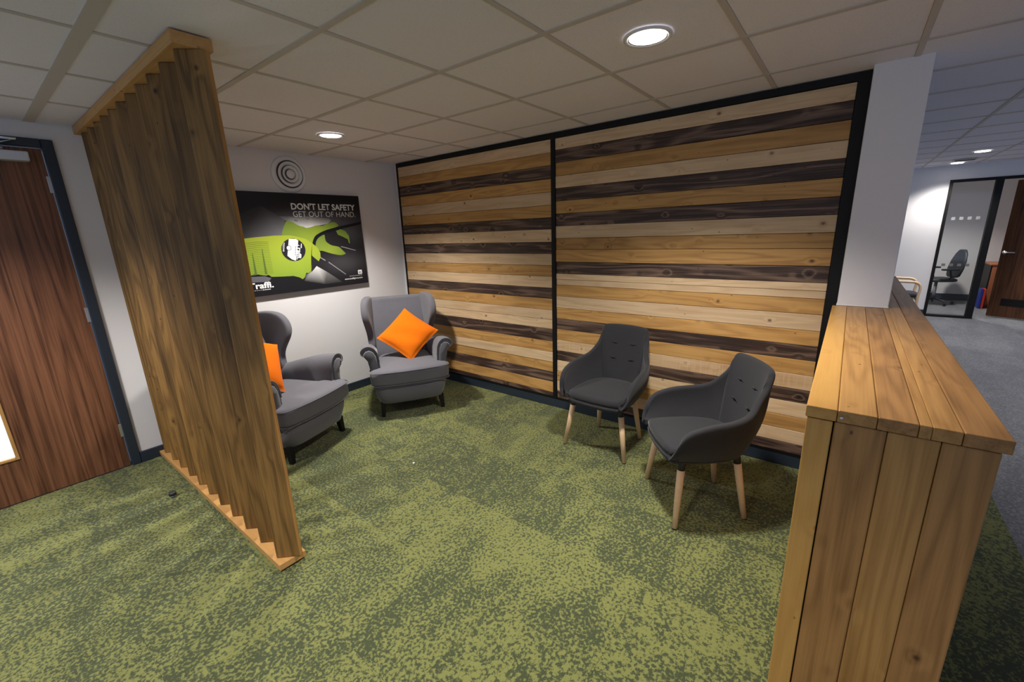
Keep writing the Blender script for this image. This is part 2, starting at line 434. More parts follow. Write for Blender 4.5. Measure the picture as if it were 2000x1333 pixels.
# ------------------------------------------------------------------ slatted screen
sx0, sx1, sy = -2.487, -2.355, -2.035
og = (-2.42, -1.02, 0)
sc = tag(thing('slatted_screen', og), 'floor to ceiling screen of angled brown timber slats beside the door', 'screen')
box('plinth', sx0+.02, sx1-.012, sy+.02, -.02, 0.0, .012, 'black', sc, origin=og)
box('base_plank', sx0, sx1, sy, -.019, .012, .046, 'slat_edge', sc, .003, 2, axis='y', origin=og)
box('top_plank', sx0-.004, sx1, sy, -.002, H-.046, H-.001, 'slat_edge', sc, .004, 2, axis='y', origin=og)
sw, st = .118, .03
sm = box_mesh('slat', H-.092, sw, st, .005, 2)
sm.materials.append(M['slat']); sm.materials.append(M['slat_side'])
for p_ in sm.polygons: p_.material_index = 0 if abs(p_.normal.z) > .9 else 1  # narrow sides and bevels take a paler wood than the faces
ang = R(-46)
for kx in range(11):
    y = -1.972+.1868*kx
    # face runs from (sx0+.012,y) towards (+x,-y)
    dx, dy = math.cos(ang), math.sin(ang)
    cx = sx0+.014+dx*sw/2-dy*st/2; cy = y+dy*sw/2+dx*st/2
    o = link('slat', sm, 'slat', sc, (cx-og[0], cy-og[1], H/2))
    o.rotation_euler = Matrix(((0, dx, -dy), (0, dy, dx), (1, 0, 0))).to_euler()

# ------------------------------------------------------------------ timber half wall
hx0, hx1, hy0, hy1, hz = -1.823, 1.70, -4.396, -4.02, 1.124
og = (0, -4.2, 0)
hw = tag(thing('timber_half_wall', og), 'chest high half wall clad in waxed timber boards, white column rising through it', 'partition')
box('core', hx0+.04, hx1-.02, hy0+.04, hy1-.03, 0, hz-.036, 'blackgap', hw, origin=og)
tops = [(-4.02, -4.087, 'bar_honey'), (-4.088, -4.167, 'bar'), (-4.168, -4.243, 'bar_brown'), (-4.244, -4.317, 'bar'), (-4.318, -4.396, 'bar_brown')]
for i, (a, b, mt) in enumerate(tops):
    if i < 3:                                           # boards notched around the column
        box('top_board', hx0, -.079, a, b, hz-.033, hz-(.0 if i else .0005), mt, hw, .003, 2, origin=og)
        box('top_board', .241, hx1, a, b, hz-.033, hz, mt, hw, .003, 2, origin=og)
    elif i == 3:
        box('top_board', hx0, hx1, -4.266, b, hz-.033, hz, mt, hw, .003, 2, origin=og)
        box('top_board', hx0, -.079, a, -4.2655, hz-.033, hz, mt, hw, .001, 1, origin=og)
    else: box('top_board', hx0, hx1, a, b, hz-.033, hz, mt, hw, .003, 2, origin=og)
ends = [(-4.024, -4.0815, 'bar_honey', 0), (-4.0845, -4.19, 'bar_brown', .004), (-4.191, -4.287, 'bar', .004), (-4.288, -4.384, 'bar_brown', .004)]
for a, b, mt, dx in ends:
    box('end_board', hx0+.006+dx, hx0+.04, a, b, 0, hz-.037, mt, hw, .004, 2, axis='z', origin=og)
for kx in range(10):
    z0, z1 = kx*.1087, (kx+1)*.1087-.001
    for (ya, yb) in ((hy1-.03, hy1-.006), (hy0+.016, hy0+.04)):
        if ya > -4.1:
            box('side_board', hx0+.041, -.079, ya, yb, z0, z1, 'bar' if kx % 2 else 'bar_honey', hw, .002, origin=og)
        else: box('side_board', hx0+.041, hx1-.002, ya, yb, z0, z1, 'bar' if kx % 2 else 'bar_brown', hw, .002, origin=og)
link('screw_head', lathe('screw_head', [(.005, 0), (.005, .0015), (.003, .0025)], 10), 'metal', hw, (hx0-.0001, -4.097+4.2, hz-.02), (0, R(-90), 0))

# ------------------------------------------------------------------ round wall vent
vt = tag(thing('wall_vent', (-1.135, 0, 2.166)), 'round white air vent high on the wall above the poster', 'vent')
def ring_prof(n, prof): return link(n, lathe(n, prof, 40), 'white_plastic', vt, (0, 0, 0), (R(90), 0, 0))
link('vent_void', lathe('vent_void', [(.122, 0), (.122, .004)], 40), 'vent_dark', vt, (0, 0, 0), (R(90), 0, 0))
def annulus(name, r0, r1, h0, h1, lip):
    # cone ring: outer radius r1 at height h1, inner radius r0 at height h0
    prof = [(r1, h1), (r1+lip, h1+.002), (r1, h1+.005), (r0, h0+.005), (r0, h0), (r1, h1)]
    rings = [[(r*math.cos(2*math.pi*i/48), r*math.sin(2*math.pi*i/48), h) for i in range(48)] for r, h in prof]
    return link(name, loft(name, rings, False), 'white_plastic', vt, (0, 0, 0), (R(90), 0, 0))
annulus('outer_flange', .118, .155, .012, .0, .002)
annulus('vent_ring', .076, .106, .012, .024, .001)
annulus('vent_ring', .046, .07, .016, .030, .001)
link('vent_disc', lathe('vent_disc', [(.012, .012), (.038, .032), (.036, .036), (.001, .038)], 32), 'white_plastic', vt, (0, 0, 0), (R(90), 0, 0))
link('vent_stem', lathe('vent_stem', [(.01, 0), (.01, .02)], 12), 'white_plastic', vt, (0, 0, 0), (R(90), 0, 0))

# ------------------------------------------------------------------ poster
def vcol_mat(name, rough=.4):
    k = NT(name, rough, spec=.3); a = k.n('ShaderNodeVertexColor'); a.layer_name = 'print'; k.col(a.outputs[0]); return k.m
M['print'] = vcol_mat('poster_print')
def ink(name, c):
    if 'ink_'+name not in M: M['ink_'+name] = plain('ink_'+name, c, .4, spec=.3)
    return 'ink_'+name
PX0, PX1, PZ0, PZ1, PY = -1.735, -.484, 1.128, 2.004, -.04
po = tag(box('poster', PX0, PX1, PY, -.001, PZ0, PZ1, 'foam'), 'dark safety glove advertising poster with lime gloves on the white wall', 'poster')
pc = po.location.copy()
def flat(name, pts, mat, layer, cols=None, parent=po):
    off = parent.matrix_basis.translation if parent is po else (pc + parent.matrix_basis.translation)
    y = PY-.0004*layer
    bm = bmesh.new(); vv = [bm.verts.new((p[0], y, p[1])) for p in pts]; f = bm.faces.new(vv)
    bmesh.ops.triangulate(bm, faces=[f]); me = bpy.data.meshes.new(name); bm.to_mesh(me); bm.free()
    if cols:
        ca = me.color_attributes.new('print', 'FLOAT_COLOR', 'POINT')
        for i in range(len(me.vertices)): ca.data[i].color = cols[i]
    me.transform(Matrix.Translation(-pc)); o = link(name, me, mat, po); return o
# background print: soft studio gradient
nx, nz = 64, 46; vv, cc, fs = [], [], []
def g2(x, z, cx, cz, sx, sz): return math.exp(-((x-cx)/sx)**2-((z-cz)/sz)**2)
for j in range(nz+1):
    for i in range(nx+1):
        x = PX0+(PX1-PX0)*i/nx; z = PZ0+(PZ1-PZ0)*j/nz; vv.append((x, PY-.0003, z))
        base = Vector((.011, .011, .015))
        base += Vector((.10, .10, .115))*g2(x, z, -.98, 1.77, .42, .085)
        base += Vector((.045, .043, .046))*g2(x, z, -.72, 1.36, .22, .10)
        base += Vector((.05, .05, .055))*g2(x, z, -.60, 1.66, .16, .10)
        cc.append((*base, 1))
for j in range(nz):
    for i in range(nx):
        a = j*(nx+1)+i; fs.append((a, a+1, a+nx+2, a+nx+1))
me = mesh('print_background', vv, fs); ca = me.color_attributes.new('print', 'FLOAT_COLOR', 'POINT')
for i, c in enumerate(cc): ca.data[i].color = c
me.transform(Matrix.Translation(-pc)); link('print_background', me, 'print', po)
POLY={
 'car':[(-1.735, 1.771), (-1.441, 1.892), (-1.359, 1.84), (-1.26, 1.774), (-1.265, 1.739), (-1.285, 1.691), (-1.297, 1.636), (-1.66, 1.622), (-1.735, 1.618)],
 'sky':[(-1.318, 1.806), (-1.222, 1.802), (-1.036, 1.803), (-0.829, 1.783), (-0.813, 1.761), (-0.864, 1.734), (-0.922, 1.726), (-0.978, 1.718), (-1.016, 1.705), (-1.07, 1.7), (-1.136, 1.717), (-1.198, 1.753), (-1.252, 1.77)],
 'glove_back':[(-1.3, 1.636), (-1.286, 1.691), (-1.261, 1.739), (-1.241, 1.762), (-1.197, 1.754), (-1.135, 1.721), (-1.094, 1.711), (-1.07, 1.699), (-1.015, 1.71), (-0.968, 1.722), (-0.914, 1.717), (-0.844, 1.742), (-0.785, 1.751), (-0.754, 1.73), (-0.754, 1.71), (-0.873, 1.675), (-0.963, 1.639), (-1.008, 1.593), (-1.031, 1.547), (-1.109, 1.563), (-1.158, 1.582), (-1.239, 1.601)],
 'thumb':[(-1.01, 1.538), (-0.989, 1.584), (-0.958, 1.613), (-0.906, 1.635), (-0.903, 1.607), (-0.897, 1.572), (-0.873, 1.549), (-0.838, 1.53), (-0.771, 1.514), (-0.736, 1.48), (-0.708, 1.449), (-0.712, 1.441), (-0.763, 1.432), (-0.859, 1.454), (-0.949, 1.486), (-0.97, 1.485), (-0.992, 1.507)],
 'finger':[(-0.778, 1.667), (-0.727, 1.683), (-0.679, 1.665), (-0.645, 1.617), (-0.644, 1.539), (-0.659, 1.554), (-0.66, 1.581), (-0.717, 1.612), (-0.764, 1.631)],
 'palm':[(-0.893, 1.637), (-0.778, 1.667), (-0.764, 1.631), (-0.717, 1.612), (-0.66, 1.581), (-0.652, 1.515), (-0.761, 1.52), (-0.838, 1.53), (-0.873, 1.549), (-0.895, 1.581)],
 'bar':[(-1.035, 1.556), (-1.011, 1.609), (-0.971, 1.642), (-0.873, 1.68), (-0.722, 1.712), (-0.565, 1.74), (-0.487, 1.755), (-0.487, 1.731), (-0.696, 1.69), (-0.858, 1.653), (-0.951, 1.624), (-0.99, 1.593), (-1.009, 1.538)],
 'glove':[(-1.735, 1.613), (-1.654, 1.618), (-1.523, 1.63), (-1.369, 1.639), (-1.233, 1.638), (-1.152, 1.619), (-1.094, 1.601), (-1.038, 1.56), (-0.991, 1.516), (-0.971, 1.467), (-0.975, 1.424), (-1.0, 1.388), (-1.065, 1.451), (-1.065, 1.425), (-1.077, 1.34), (-1.086, 1.302), (-1.117, 1.288), (-1.136, 1.292), (-1.157, 1.252), (-1.178, 1.237), (-1.206, 1.256), (-1.258, 1.275), (-1.341, 1.278), (-1.452, 1.286), (-1.472, 1.305), (-1.496, 1.302), (-1.54, 1.312), (-1.575, 1.325), (-1.659, 1.307), (-1.735, 1.313)],
 'cuffdark':[(-1.063, 1.451), (-1.001, 1.39), (-1.03, 1.353), (-1.079, 1.301), (-1.077, 1.34)],
 'wedge':[(-1.026, 1.346), (-0.924, 1.278), (-0.782, 1.167), (-0.97, 1.166), (-1.164, 1.218), (-1.144, 1.273), (-1.113, 1.287), (-1.075, 1.301)],
 'band':[(-1.249, 1.608), (-1.184, 1.603), (-1.165, 1.589), (-1.215, 1.409), (-1.251, 1.425), (-1.285, 1.459)],
 'line1':[(-0.977, 1.428), (-0.926, 1.394), (-0.933, 1.388), (-0.981, 1.421)],
 'line2':[(-0.898, 1.377), (-0.73, 1.241), (-0.736, 1.237), (-0.902, 1.37)],
 'line3':[(-0.746, 1.52), (-0.587, 1.472), (-0.59, 1.466), (-0.747, 1.512)],
 'slot1':[(-1.173, 1.774), (-1.141, 1.764), (-1.144, 1.759), (-1.176, 1.769)],
 'slot2':[(-1.06, 1.786), (-1.029, 1.78), (-1.031, 1.776), (-1.063, 1.783)],
 'blob':[(-1.656, 1.304), (-1.58, 1.3), (-1.505, 1.296), (-1.454, 1.275), (-1.483, 1.245), (-1.653, 1.257)],
}
def grad(pts, f): return [(*f(*p), 1) for p in pts]
lime = lambda b, g: (.42*b, .58*b, .045*g)
flat('print_car_body', POLY['car'], 'print', 2, grad(POLY['car'], lambda x, z: tuple(a*(.02+.16*g2(x, z, -1.32, 1.68, .22, .14)) for a in (1, .98, 1.1))))
flat('print_bright_sky', POLY['sky'], 'print', 2, grad(POLY['sky'], lambda x, z: tuple([.10+.75*g2(x, z, -1.03, 1.715, .2, .065)]*3)))
flat('print_slot', POLY['slot1'], ink('dark', (.03, .03, .03, 1)), 3); flat('print_slot', POLY['slot2'], ink('dark', (.03, .03, .03, 1)), 3)
sm1 = [(p.x, p.y) for p in spline([(a, b, 0) for a, b in POLY['glove_back']], 3, True)]
flat('print_rear_glove', sm1, 'print', 3, grad(sm1, lambda x, z: (.20+.10*g2(x, z, -1.0, 1.66, .2, .2), .30+.10*g2(x, z, -1.0, 1.66, .2, .2), .045)))
flat('print_wedge', POLY['wedge'], 'print', 2, grad(POLY['wedge'], lambda x, z: tuple([.03+.7*g2(x, z, -1.02, 1.33, .09, .07)]*3)))
sm1 = [(p.x, p.y) for p in spline([(a, b, 0) for a, b in POLY['palm']], 3, True)]
flat('print_glove_palm', sm1, ink('palm', srgb(40, 38, 42)), 3)
flat('print_finger', POLY['finger'], ink('lime_d', (.18, .27, .04, 1)), 4)
sm1 = [(p.x, p.y) for p in spline([(a, b, 0) for a, b in POLY['thumb']], 3, True)]
flat('print_thumb', sm1, 'print', 4, grad(sm1, lambda x, z: (.19+.11*g2(x, z, -.85, 1.5, .12, .08), .28+.11*g2(x, z, -.85, 1.5, .12, .08), .045)))
sm1 = [(p.x, p.y) for p in spline([(a, b, 0) for a, b in POLY['bar']], 3, True) if p.x < -.484]
flat('print_black_bar', sm1, ink('bar', srgb(26, 26, 34)), 5)
for n_ in ('line1', 'line2', 'line3'): flat('print_metal_line', POLY[n_], ink('line', srgb(150, 148, 150)), 3)
flat('print_grey_sleeve', POLY['blob'], ink('sleeve', srgb(96, 96, 104)), 3)
flat('print_front_glove', POLY['glove'], 'print', 6, grad(POLY['glove'], lambda x, z: (.23+.16*max(0, min(1, (z-1.28)/.33)), .34+.13*max(0, min(1, (z-1.28)/.33)), .04)))
flat('print_finger_shadow', POLY['cuffdark'], ink('palm', srgb(40, 38, 42)), 7)
for q in range(19):
    z = 1.588-q*.0148; pts = [(-1.735, z+.006), (-1.62, z-.004), (-1.52, z+.003), (-1.43, z)]
    pp = [(p.x, p.y) for p in spline([(a, b, 0) for a, b in pts], 5)]
    up = pp+[(a, b-.0042) for a, b in pp[::-1]]
    flat('print_knit_rib', up, ink('rib', (.16, .24, .03, 1)), 7)
for x, z0, z1 in ((-1.575, 1.50, 1.32), (-1.492, 1.53, 1.312)):
    flat('print_cuff_fold', [(x-.001, z0), (x+.004, z0), (x+.010, z1), (x-.010, z1)], ink('fold', (.10, .16, .03, 1)), 8)
circ = [(-1.2205+.109*math.cos(a), 1.5085+.101*math.sin(a)) for a in [2*math.pi*i/48 for i in range(48)]]
flat('print_round_label', circ, ink('label', srgb(36, 34, 44)), 8)
flat('print_label_band', POLY['band'], ink('white', (.85, .85, .86, 1)), 9)
for q, (rr, nm, ly) in enumerate(((.023, 'label', 10), (.019, 'white', 11))):
    flat('print_label_dot', [(-1.262+rr*math.cos(a), 1.527+rr*math.sin(a)) for a in [2*math.pi*i/24 for i in range(24)]], 'ink_'+nm, ly)
for q in range(5): flat('print_label_mark', [(-1.203-q*.0036, 1.535-q*.017), (-1.193-q*.0036, 1.535-q*.017), (-1.195-q*.0036, 1.528-q*.017), (-1.205-q*.0036, 1.528-q*.017)], ink('grey', srgb(90, 90, 96)), 10)
def text(name, s, x0, z0, x1, zh, mat, layer, bold=0.0, rot=0.0):
    """text set from baseline start (x0,z0); run length to x1; cap height zh"""
    cu = bpy.data.curves.new(name, 'FONT'); cu.body = s; cu.offset = bold; cu.resolution_u = 3
    tmp = bpy.data.objects.new(name, cu); C.objects.link(tmp); bpy.context.view_layer.update()
    me = bpy.data.meshes.new_from_object(tmp.evaluated_get(bpy.context.evaluated_depsgraph_get()))
    C.objects.unlink(tmp); bpy.data.objects.remove(tmp)
    xs = [v_.co.x for v_ in me.vertices]; ys = [v_.co.y for v_ in me.vertices if v_.co.y >= -.01]
    L = max(xs)-min(xs); hh = .729; mn = min(xs)
    sx_ = x1/L; sz_ = zh/hh
    for v_ in me.vertices:
        a, b = (v_.co.x-mn)*sx_, v_.co.y*sz_
        v_.co = (x0+a*math.cos(rot)-b*math.sin(rot)-pc.x, PY-.0004*layer-pc.y, z0+a*math.sin(rot)+b*math.cos(rot)-pc.z)
    return link(name, me, mat, po)
text('print_headline', "DON'T LET SAFETY", -1.184, 1.864, .642, .055, ink('white', 0), 9, .028)
text('print_headline', 'GET OUT OF HAND.', -1.176, 1.799, .630, .052, ink('white', 0), 9, -.006)
text('print_wordmark', 'Traffi.', -1.652, 1.196, .205, .052, ink('white', 0), 9, .03)
text('print_wordmark', 'Traffi.', -1.176, 1.567, .148, .040, ink('white', 0), 10, .03, R(-101))
text('print_code', 'TG5240', -1.305, 1.578, .080, .015, ink('white', 0), 10, .01, R(-101))
text('print_web_address', 'www.traffiglove.com', -.752, 1.183, .203, .017, ink('white', 0), 9, .012)
for q in range(7): flat('print_small_line', [(-.696+q*.0215, 1.212), (-.680+q*.0215, 1.212), (-.680+q*.0215, 1.219), (-.696+q*.0215, 1.219)], ink('grey2', srgb(150, 150, 150)), 9)
for q in range(10): flat('print_small_line', [(-1.645+q*.0172, 1.178), (-1.632+q*.0172, 1.178), (-1.632+q*.0172, 1.184), (-1.645+q*.0172, 1.184)], 'ink_grey2' if q < 6 else 'ink_white', 9)
rc = []
for cx, cz, a0 in ((-.553, 1.262, 0), (-.589, 1.262, 90), (-.589, 1.234, 180), (-.553, 1.234, 270)):
    for q in range(5): rc.append((cx+.006*math.cos(R(a0+q*22.5)), cz+.007*math.sin(R(a0+q*22.5))))
flat('print_social_badge', rc, 'ink_white', 9)
text('print_badge_letters', 'in', -.587, 1.234, .030, .029, ink('label', 0), 10, .02)

# ------------------------------------------------------------------ downlights
def downlight(x, y, r, label, lamp=True, energy=None):
    t_ = tag(thing('downlight', (x, y, H)), label, 'downlight', 'recessed ceiling downlights')
    rings = [[(q*math.cos(2*math.pi*i/40), q*math.sin(2*math.pi*i/40), h) for i in range(40)] for q, h in ((r, -.0005), (r, -.006), (r*.97, -.009), (r*.84, -.007), (r*.80, -.001), (r*.80, .0))]
    link('trim_ring', loft('trim_ring', rings, False), 'trim_white', t_)
    rings = [[(q*math.cos(2*math.pi*i/40), q*math.sin(2*math.pi*i/40), h) for i in range(40)] for q, h in ((r*.81, -.007), (r*.76, -.0045))]
    link('reflector', loft('reflector', rings, False), 'reflector', t_)
    link('lamp_disc', lathe('lamp_disc', [(r*.77, -.003), (r*.76, -.0045)], 40), 'lamp', t_)
    if lamp:
        ld = bpy.data.lights.new('downlight_beam', 'SPOT'); ld.energy = energy or LAMP['energy']; ld.color = LAMP['color']
        ld.spot_size = R(LAMP['angle']); ld.spot_blend = LAMP['blend']; ld.shadow_soft_size = .09
        lo = bpy.data.objects.new('downlight_beam', ld); C.objects.link(lo); lo.parent = t_; lo.location = (0, 0, -.02)
    return t_
downlight(-1.2, -.862, .097, 'recessed downlight in the ceiling nearest the poster wall')
downlight(-1.215, -3.3, .097, 'largest recessed downlight, in the ceiling above the charcoal chairs')
downlight(-3.6, -.95, .097, 'recessed downlight in the ceiling in front of the brown door')
downlight(-3.6, -3.3, .097, 'recessed downlight in the ceiling above the open floor')
downlight(1.8, -6.5, .097, 'added unseen downlight brightening the grey carpet past the column')  # lamp added out of view to brighten the grey carpet
downlight(4.83, -5.19, .09, 'far recessed downlight over the grey carpet, before the glazed office', energy=120)
downlight(6.2, -5.15, .09, 'recessed downlight washing the far white wall', energy=110)
downlight(7.3, -5.42, .09, 'recessed downlight inside the far glazed office', energy=150)

# ------------------------------------------------------------------ wing armchairs
def arm_section(sc_):
    return [(.250, .26), (.252, .40), (.256, .52), (.266, .60), (.292, .65), (.335, .674), (.382, .665), (.408, .635), (.402, .600), (.378, .585), (.356, .565), (.346, .50), (.338, .38), (.326, .22), (.290, .205), (.262, .21)]
def make_wing_chair():
    t_ = thing('wing_armchair')
    # upholstered base
    rings = [rrect(.285, .375, 40, 7, 0, -.005, .125, .012), rrect(.300, .388, 40, 7, 0, -.008, .132, .014), rrect(.322, .402, 40, 8, 0, -.012, .22, .018), rrect(.336, .410, 40, 8, 0, -.014, .312, .022), rrect(.325, .40, 40, 8, 0, -.012, .32, .02)]
    link('seat_base', loft('seat_base', rings), 'grey_fabric', t_)
    # T shaped crowned seat cushion: wide lip in front of the arms
    def cush(f, z, n=56):
        pts = [(-.345, -.30), (-.352, -.36), (-.346, -.425), (-.30, -.452), (-.15, -.472), (0, -.478), (.15, -.472), (.30, -.452), (.346, -.425), (.352, -.36), (.345, -.30), (.262, -.285), (.258, -.1), (.256, .15), (.2, .2), (0, .21), (-.2, .2), (-.256, .15), (-.258, -.1), (-.262, -.285)]
        return [(x*f, (y+.13)*f-.13, z) for x, y in pts]
    rings = [cush(.96, .314), cush(.99, .322), cush(1.0, .35), cush(1.003, .39), cush(.998, .425), cush(.975, .444), cush(.90, .455), cush(.6, .468), cush(.2, .474)]
    so = subsurf(link('seat_cushion', loft('seat_cushion', rings), 'grey_fabric', t_), 1)
    edge = [(x, y, .437) for x, y, z in cush(.99, 0)[0:11]]
    link('piping', tube('piping', spline(edge, 4), .0045, 6), 'grey_fabric', so)
    edge = [(x, y, .318) for x, y, z in cush(.985, 0)[0:11]]
    link('piping', tube('piping', spline(edge, 4), .004, 6), 'grey_fabric', so)
    # arms: rolled section swept back and down
    for s in (1, -1):
        rings = []
        sec = arm_section(1)
        for y, drop, ins in ((-.338, 0, .92), (-.345, .0, 1.0), (-.32, 0, 1.0), (-.2, .012, 1), (-.05, .045, .995), (.10, .085, .99), (.22, .115, .97), (.32, .12, .93)):
            cx, cz = .32, .44
            rr = []
            for x, z in sec:
                xx = cx+(x-cx)*ins; zz = cz+(z-cz)*ins
                if zz > .42: zz = .42+(zz-.42)*(1-drop/.25)
                # arm tapers in towards the back
                xx -= max(0, (y+.1))*.12*(1 if x > .3 else 0.35)
                rr.append((s*xx, y, zz))
            rings.append(rr)
        ar = subsurf(link('armrest', loft('armrest', rings), 'grey_fabric', t_), 2)
        out = [(s*(.32+(x-.32)*.96), -.346, .44+(z-.44)*.96) for x, z in sec if z > .42]
        link('piping', tube('piping', spline(out, 3), .0045, 6), 'grey_fabric', ar)
        inner = [(s*(.325+(x-.325)*.70), -.352, .47+(z-.47)*.80) for x, z in sec]
        pm = loft('front_panel', [inner, [(x, y-.004, z) for x, y, z in [(s*(.325+(x-.325)*.64), -.352, .47+(z-.47)*.76) for x, z in sec]]])
        link('front_panel', pm, 'grey_fabric', ar)
        # wing: side outline lofted across its thickness, leaning outwards
        outl = [(.30, .46), (.185, .49), (.155, .545), (.175, .60), (.172, .66), (.135, .73), (.092, .80), (.078, .865), (.095, .925), (.135, .985), (.20, 1.02), (.30, 1.026), (.385, 1.015), (.43, .985), (.415, .85), (.39, .70), (.365, .55)]
        oc = (sum(p[0] for p in outl)/len(outl), sum(p[1] for p in outl)/len(outl))
        rings = []
        for dx, f in ((-.033, .84), (-.030, .94), (-.018, 1.0), (.016, 1.0), (.030, .94), (.033, .84)):
            rr = []
            for y, z in outl:
                yy = oc[0]+(y-oc[0])*f; zz = oc[1]+(z-oc[1])*(1-(1-f)*.45)
                fl = .262+.066*max(0, (.42-yy)/.34)*(.5+.7*min(1, max(0, (zz-.5)/.45)))
                rr.append((s*(fl+dx), yy, zz))
            rings.append(rr)
        wg = subsurf(link('wing', loft('wing', rings), 'grey_fabric', t_), 2)
    # backrest
    rings = []
    for z, yf, yb, hx in ((.36, .165, .36, .262), (.42, .165, .375, .266), (.50, .185, .385, .268), (.58, .222, .395, .27), (.62, .236, .40, .272), (.66, .244, .405, .275), (.78, .286, .43, .285), (.90, .326, .452, .292), (.955, .346, .464, .293), (.985, .362, .468, .29), (.995, .385, .46, .28)):
        rings.append(rrect(hx, (yb-yf)/2, 32, 5, 0, (yf+yb)/2, z, -.018 if z < .97 else 0))
    bk = subsurf(link('backrest', loft('backrest', rings), 'grey_fabric', t_), 1)
    for x in (-.2, 0.0, .2):
        link('button', lathe('button', [(.013, 0), (.013, .004), (.009, .009), (.002, .011)], 14), 'grey_fabric', bk, (x, .244+.0*x, .632), (R(78), 0, 0))
    # lower back roll and outside back
    for sx_, sy_, dx, dy, l in ((.262, -.345, .012, -.012, 0), (-.262, -.345, -.012, -.012, 0), (.25, .32, .012, .05, 1), (-.25, .32, -.012, .05, 1)):
        rings = []
        for z, f in ((.14, 0), (.005, 1), (0.0, 1)):
            h = .024-.0085*f
            rings.append([(sx_+dx*f+a*h, sy_+dy*f+b*h, z) for a, b in ((-1, -1), (1, -1), (1, 1), (-1, 1))])
        link('leg', loft('leg', rings, True, True, False), 'black', t_)
    return t_
wc = make_wing_chair()
wc.location = (-.62, -.72, 0); wc.rotation_euler = (0, 0, R(-32))
tag(wc, 'grey wing armchair in the corner against the striped timber panel', 'armchair', 'grey wing armchairs')
wc2 = copy_tree(wc)
wc2.location = (-1.804, -.585, 0); wc2.rotation_euler = (0, 0, R(20))
tag(wc2, 'grey wing armchair half hidden behind the slatted screen', 'armchair', 'grey wing armchairs')

# ------------------------------------------------------------------ orange cushions
def pillow_mesh(a=.208, t=.066, n=22):
    vs_, fs = [], []
    for side in (1, -1):
        for j in range(n+1):
            for i in range(n+1):
                u, v_ = -1+2*i/n, -1+2*j/n
                e = (max(0, 1-abs(u)**3.2)*max(0, 1-abs(v_)**3.2))**.55
                pin = 1-.055*(1-u*u)*abs(v_)**2; pin2 = 1-.055*(1-v_*v_)*abs(u)**2
                z = side*t*e
                z += .004*math.sin(7*u+3*v_)*e*(1 if side > 0 else .4)
                vs_.append((a*u*pin2, a*v_*pin, z+(side*.0015 if e > 0 else 0)))
    m_ = (n+1)**2
    for s in (0, 1):
        for j in range(n):
            for i in range(n):
                q = s*m_+j*(n+1)+i; f = (q, q+1, q+n+2, q+n+1); fs.append(f if s == 0 else f[::-1])
    bd = [i for i in range(n+1)]+[j*(n+1)+n for j in range(1, n+1)]+[n*(n+1)+i for i in range(n-1, -1, -1)]+[j*(n+1) for j in range(n-1, 0, -1)]
    for q in range(len(bd)):
        x, y = bd[q], bd[(q+1) % len(bd)]; fs.append((y, x, x+m_, y+m_))
    return mesh('cushion', vs_, fs, True)
pm = pillow_mesh()
def cushion(chair, lx, ly, lz, lean, spin, yaw, label):
    o = link('cushion', pm, 'orange')
    Mx = Matrix.Translation(chair.location) @ Matrix.Rotation(chair.rotation_euler.z, 4, 'Z') @ Matrix.Translation((lx, ly, lz)) @ Matrix.Rotation(yaw, 4, 'Z') @ Matrix.Rotation(R(90)-lean, 4, 'X') @ Matrix.Rotation(spin, 4, 'Z')
    o.location = Mx.translation; o.rotation_euler = Mx.to_euler()
    return tag(o, label, 'cushion', 'orange cushions on the armchairs')
cushion(wc, .045, -.03, .672, .70, .85, -.15, 'orange cushion standing on its corner in the armchair by the timber panel')
cushion(wc2, -.17, -.04, .715, .58, -.47, 0, 'orange cushion partly hidden behind the slatted screen')

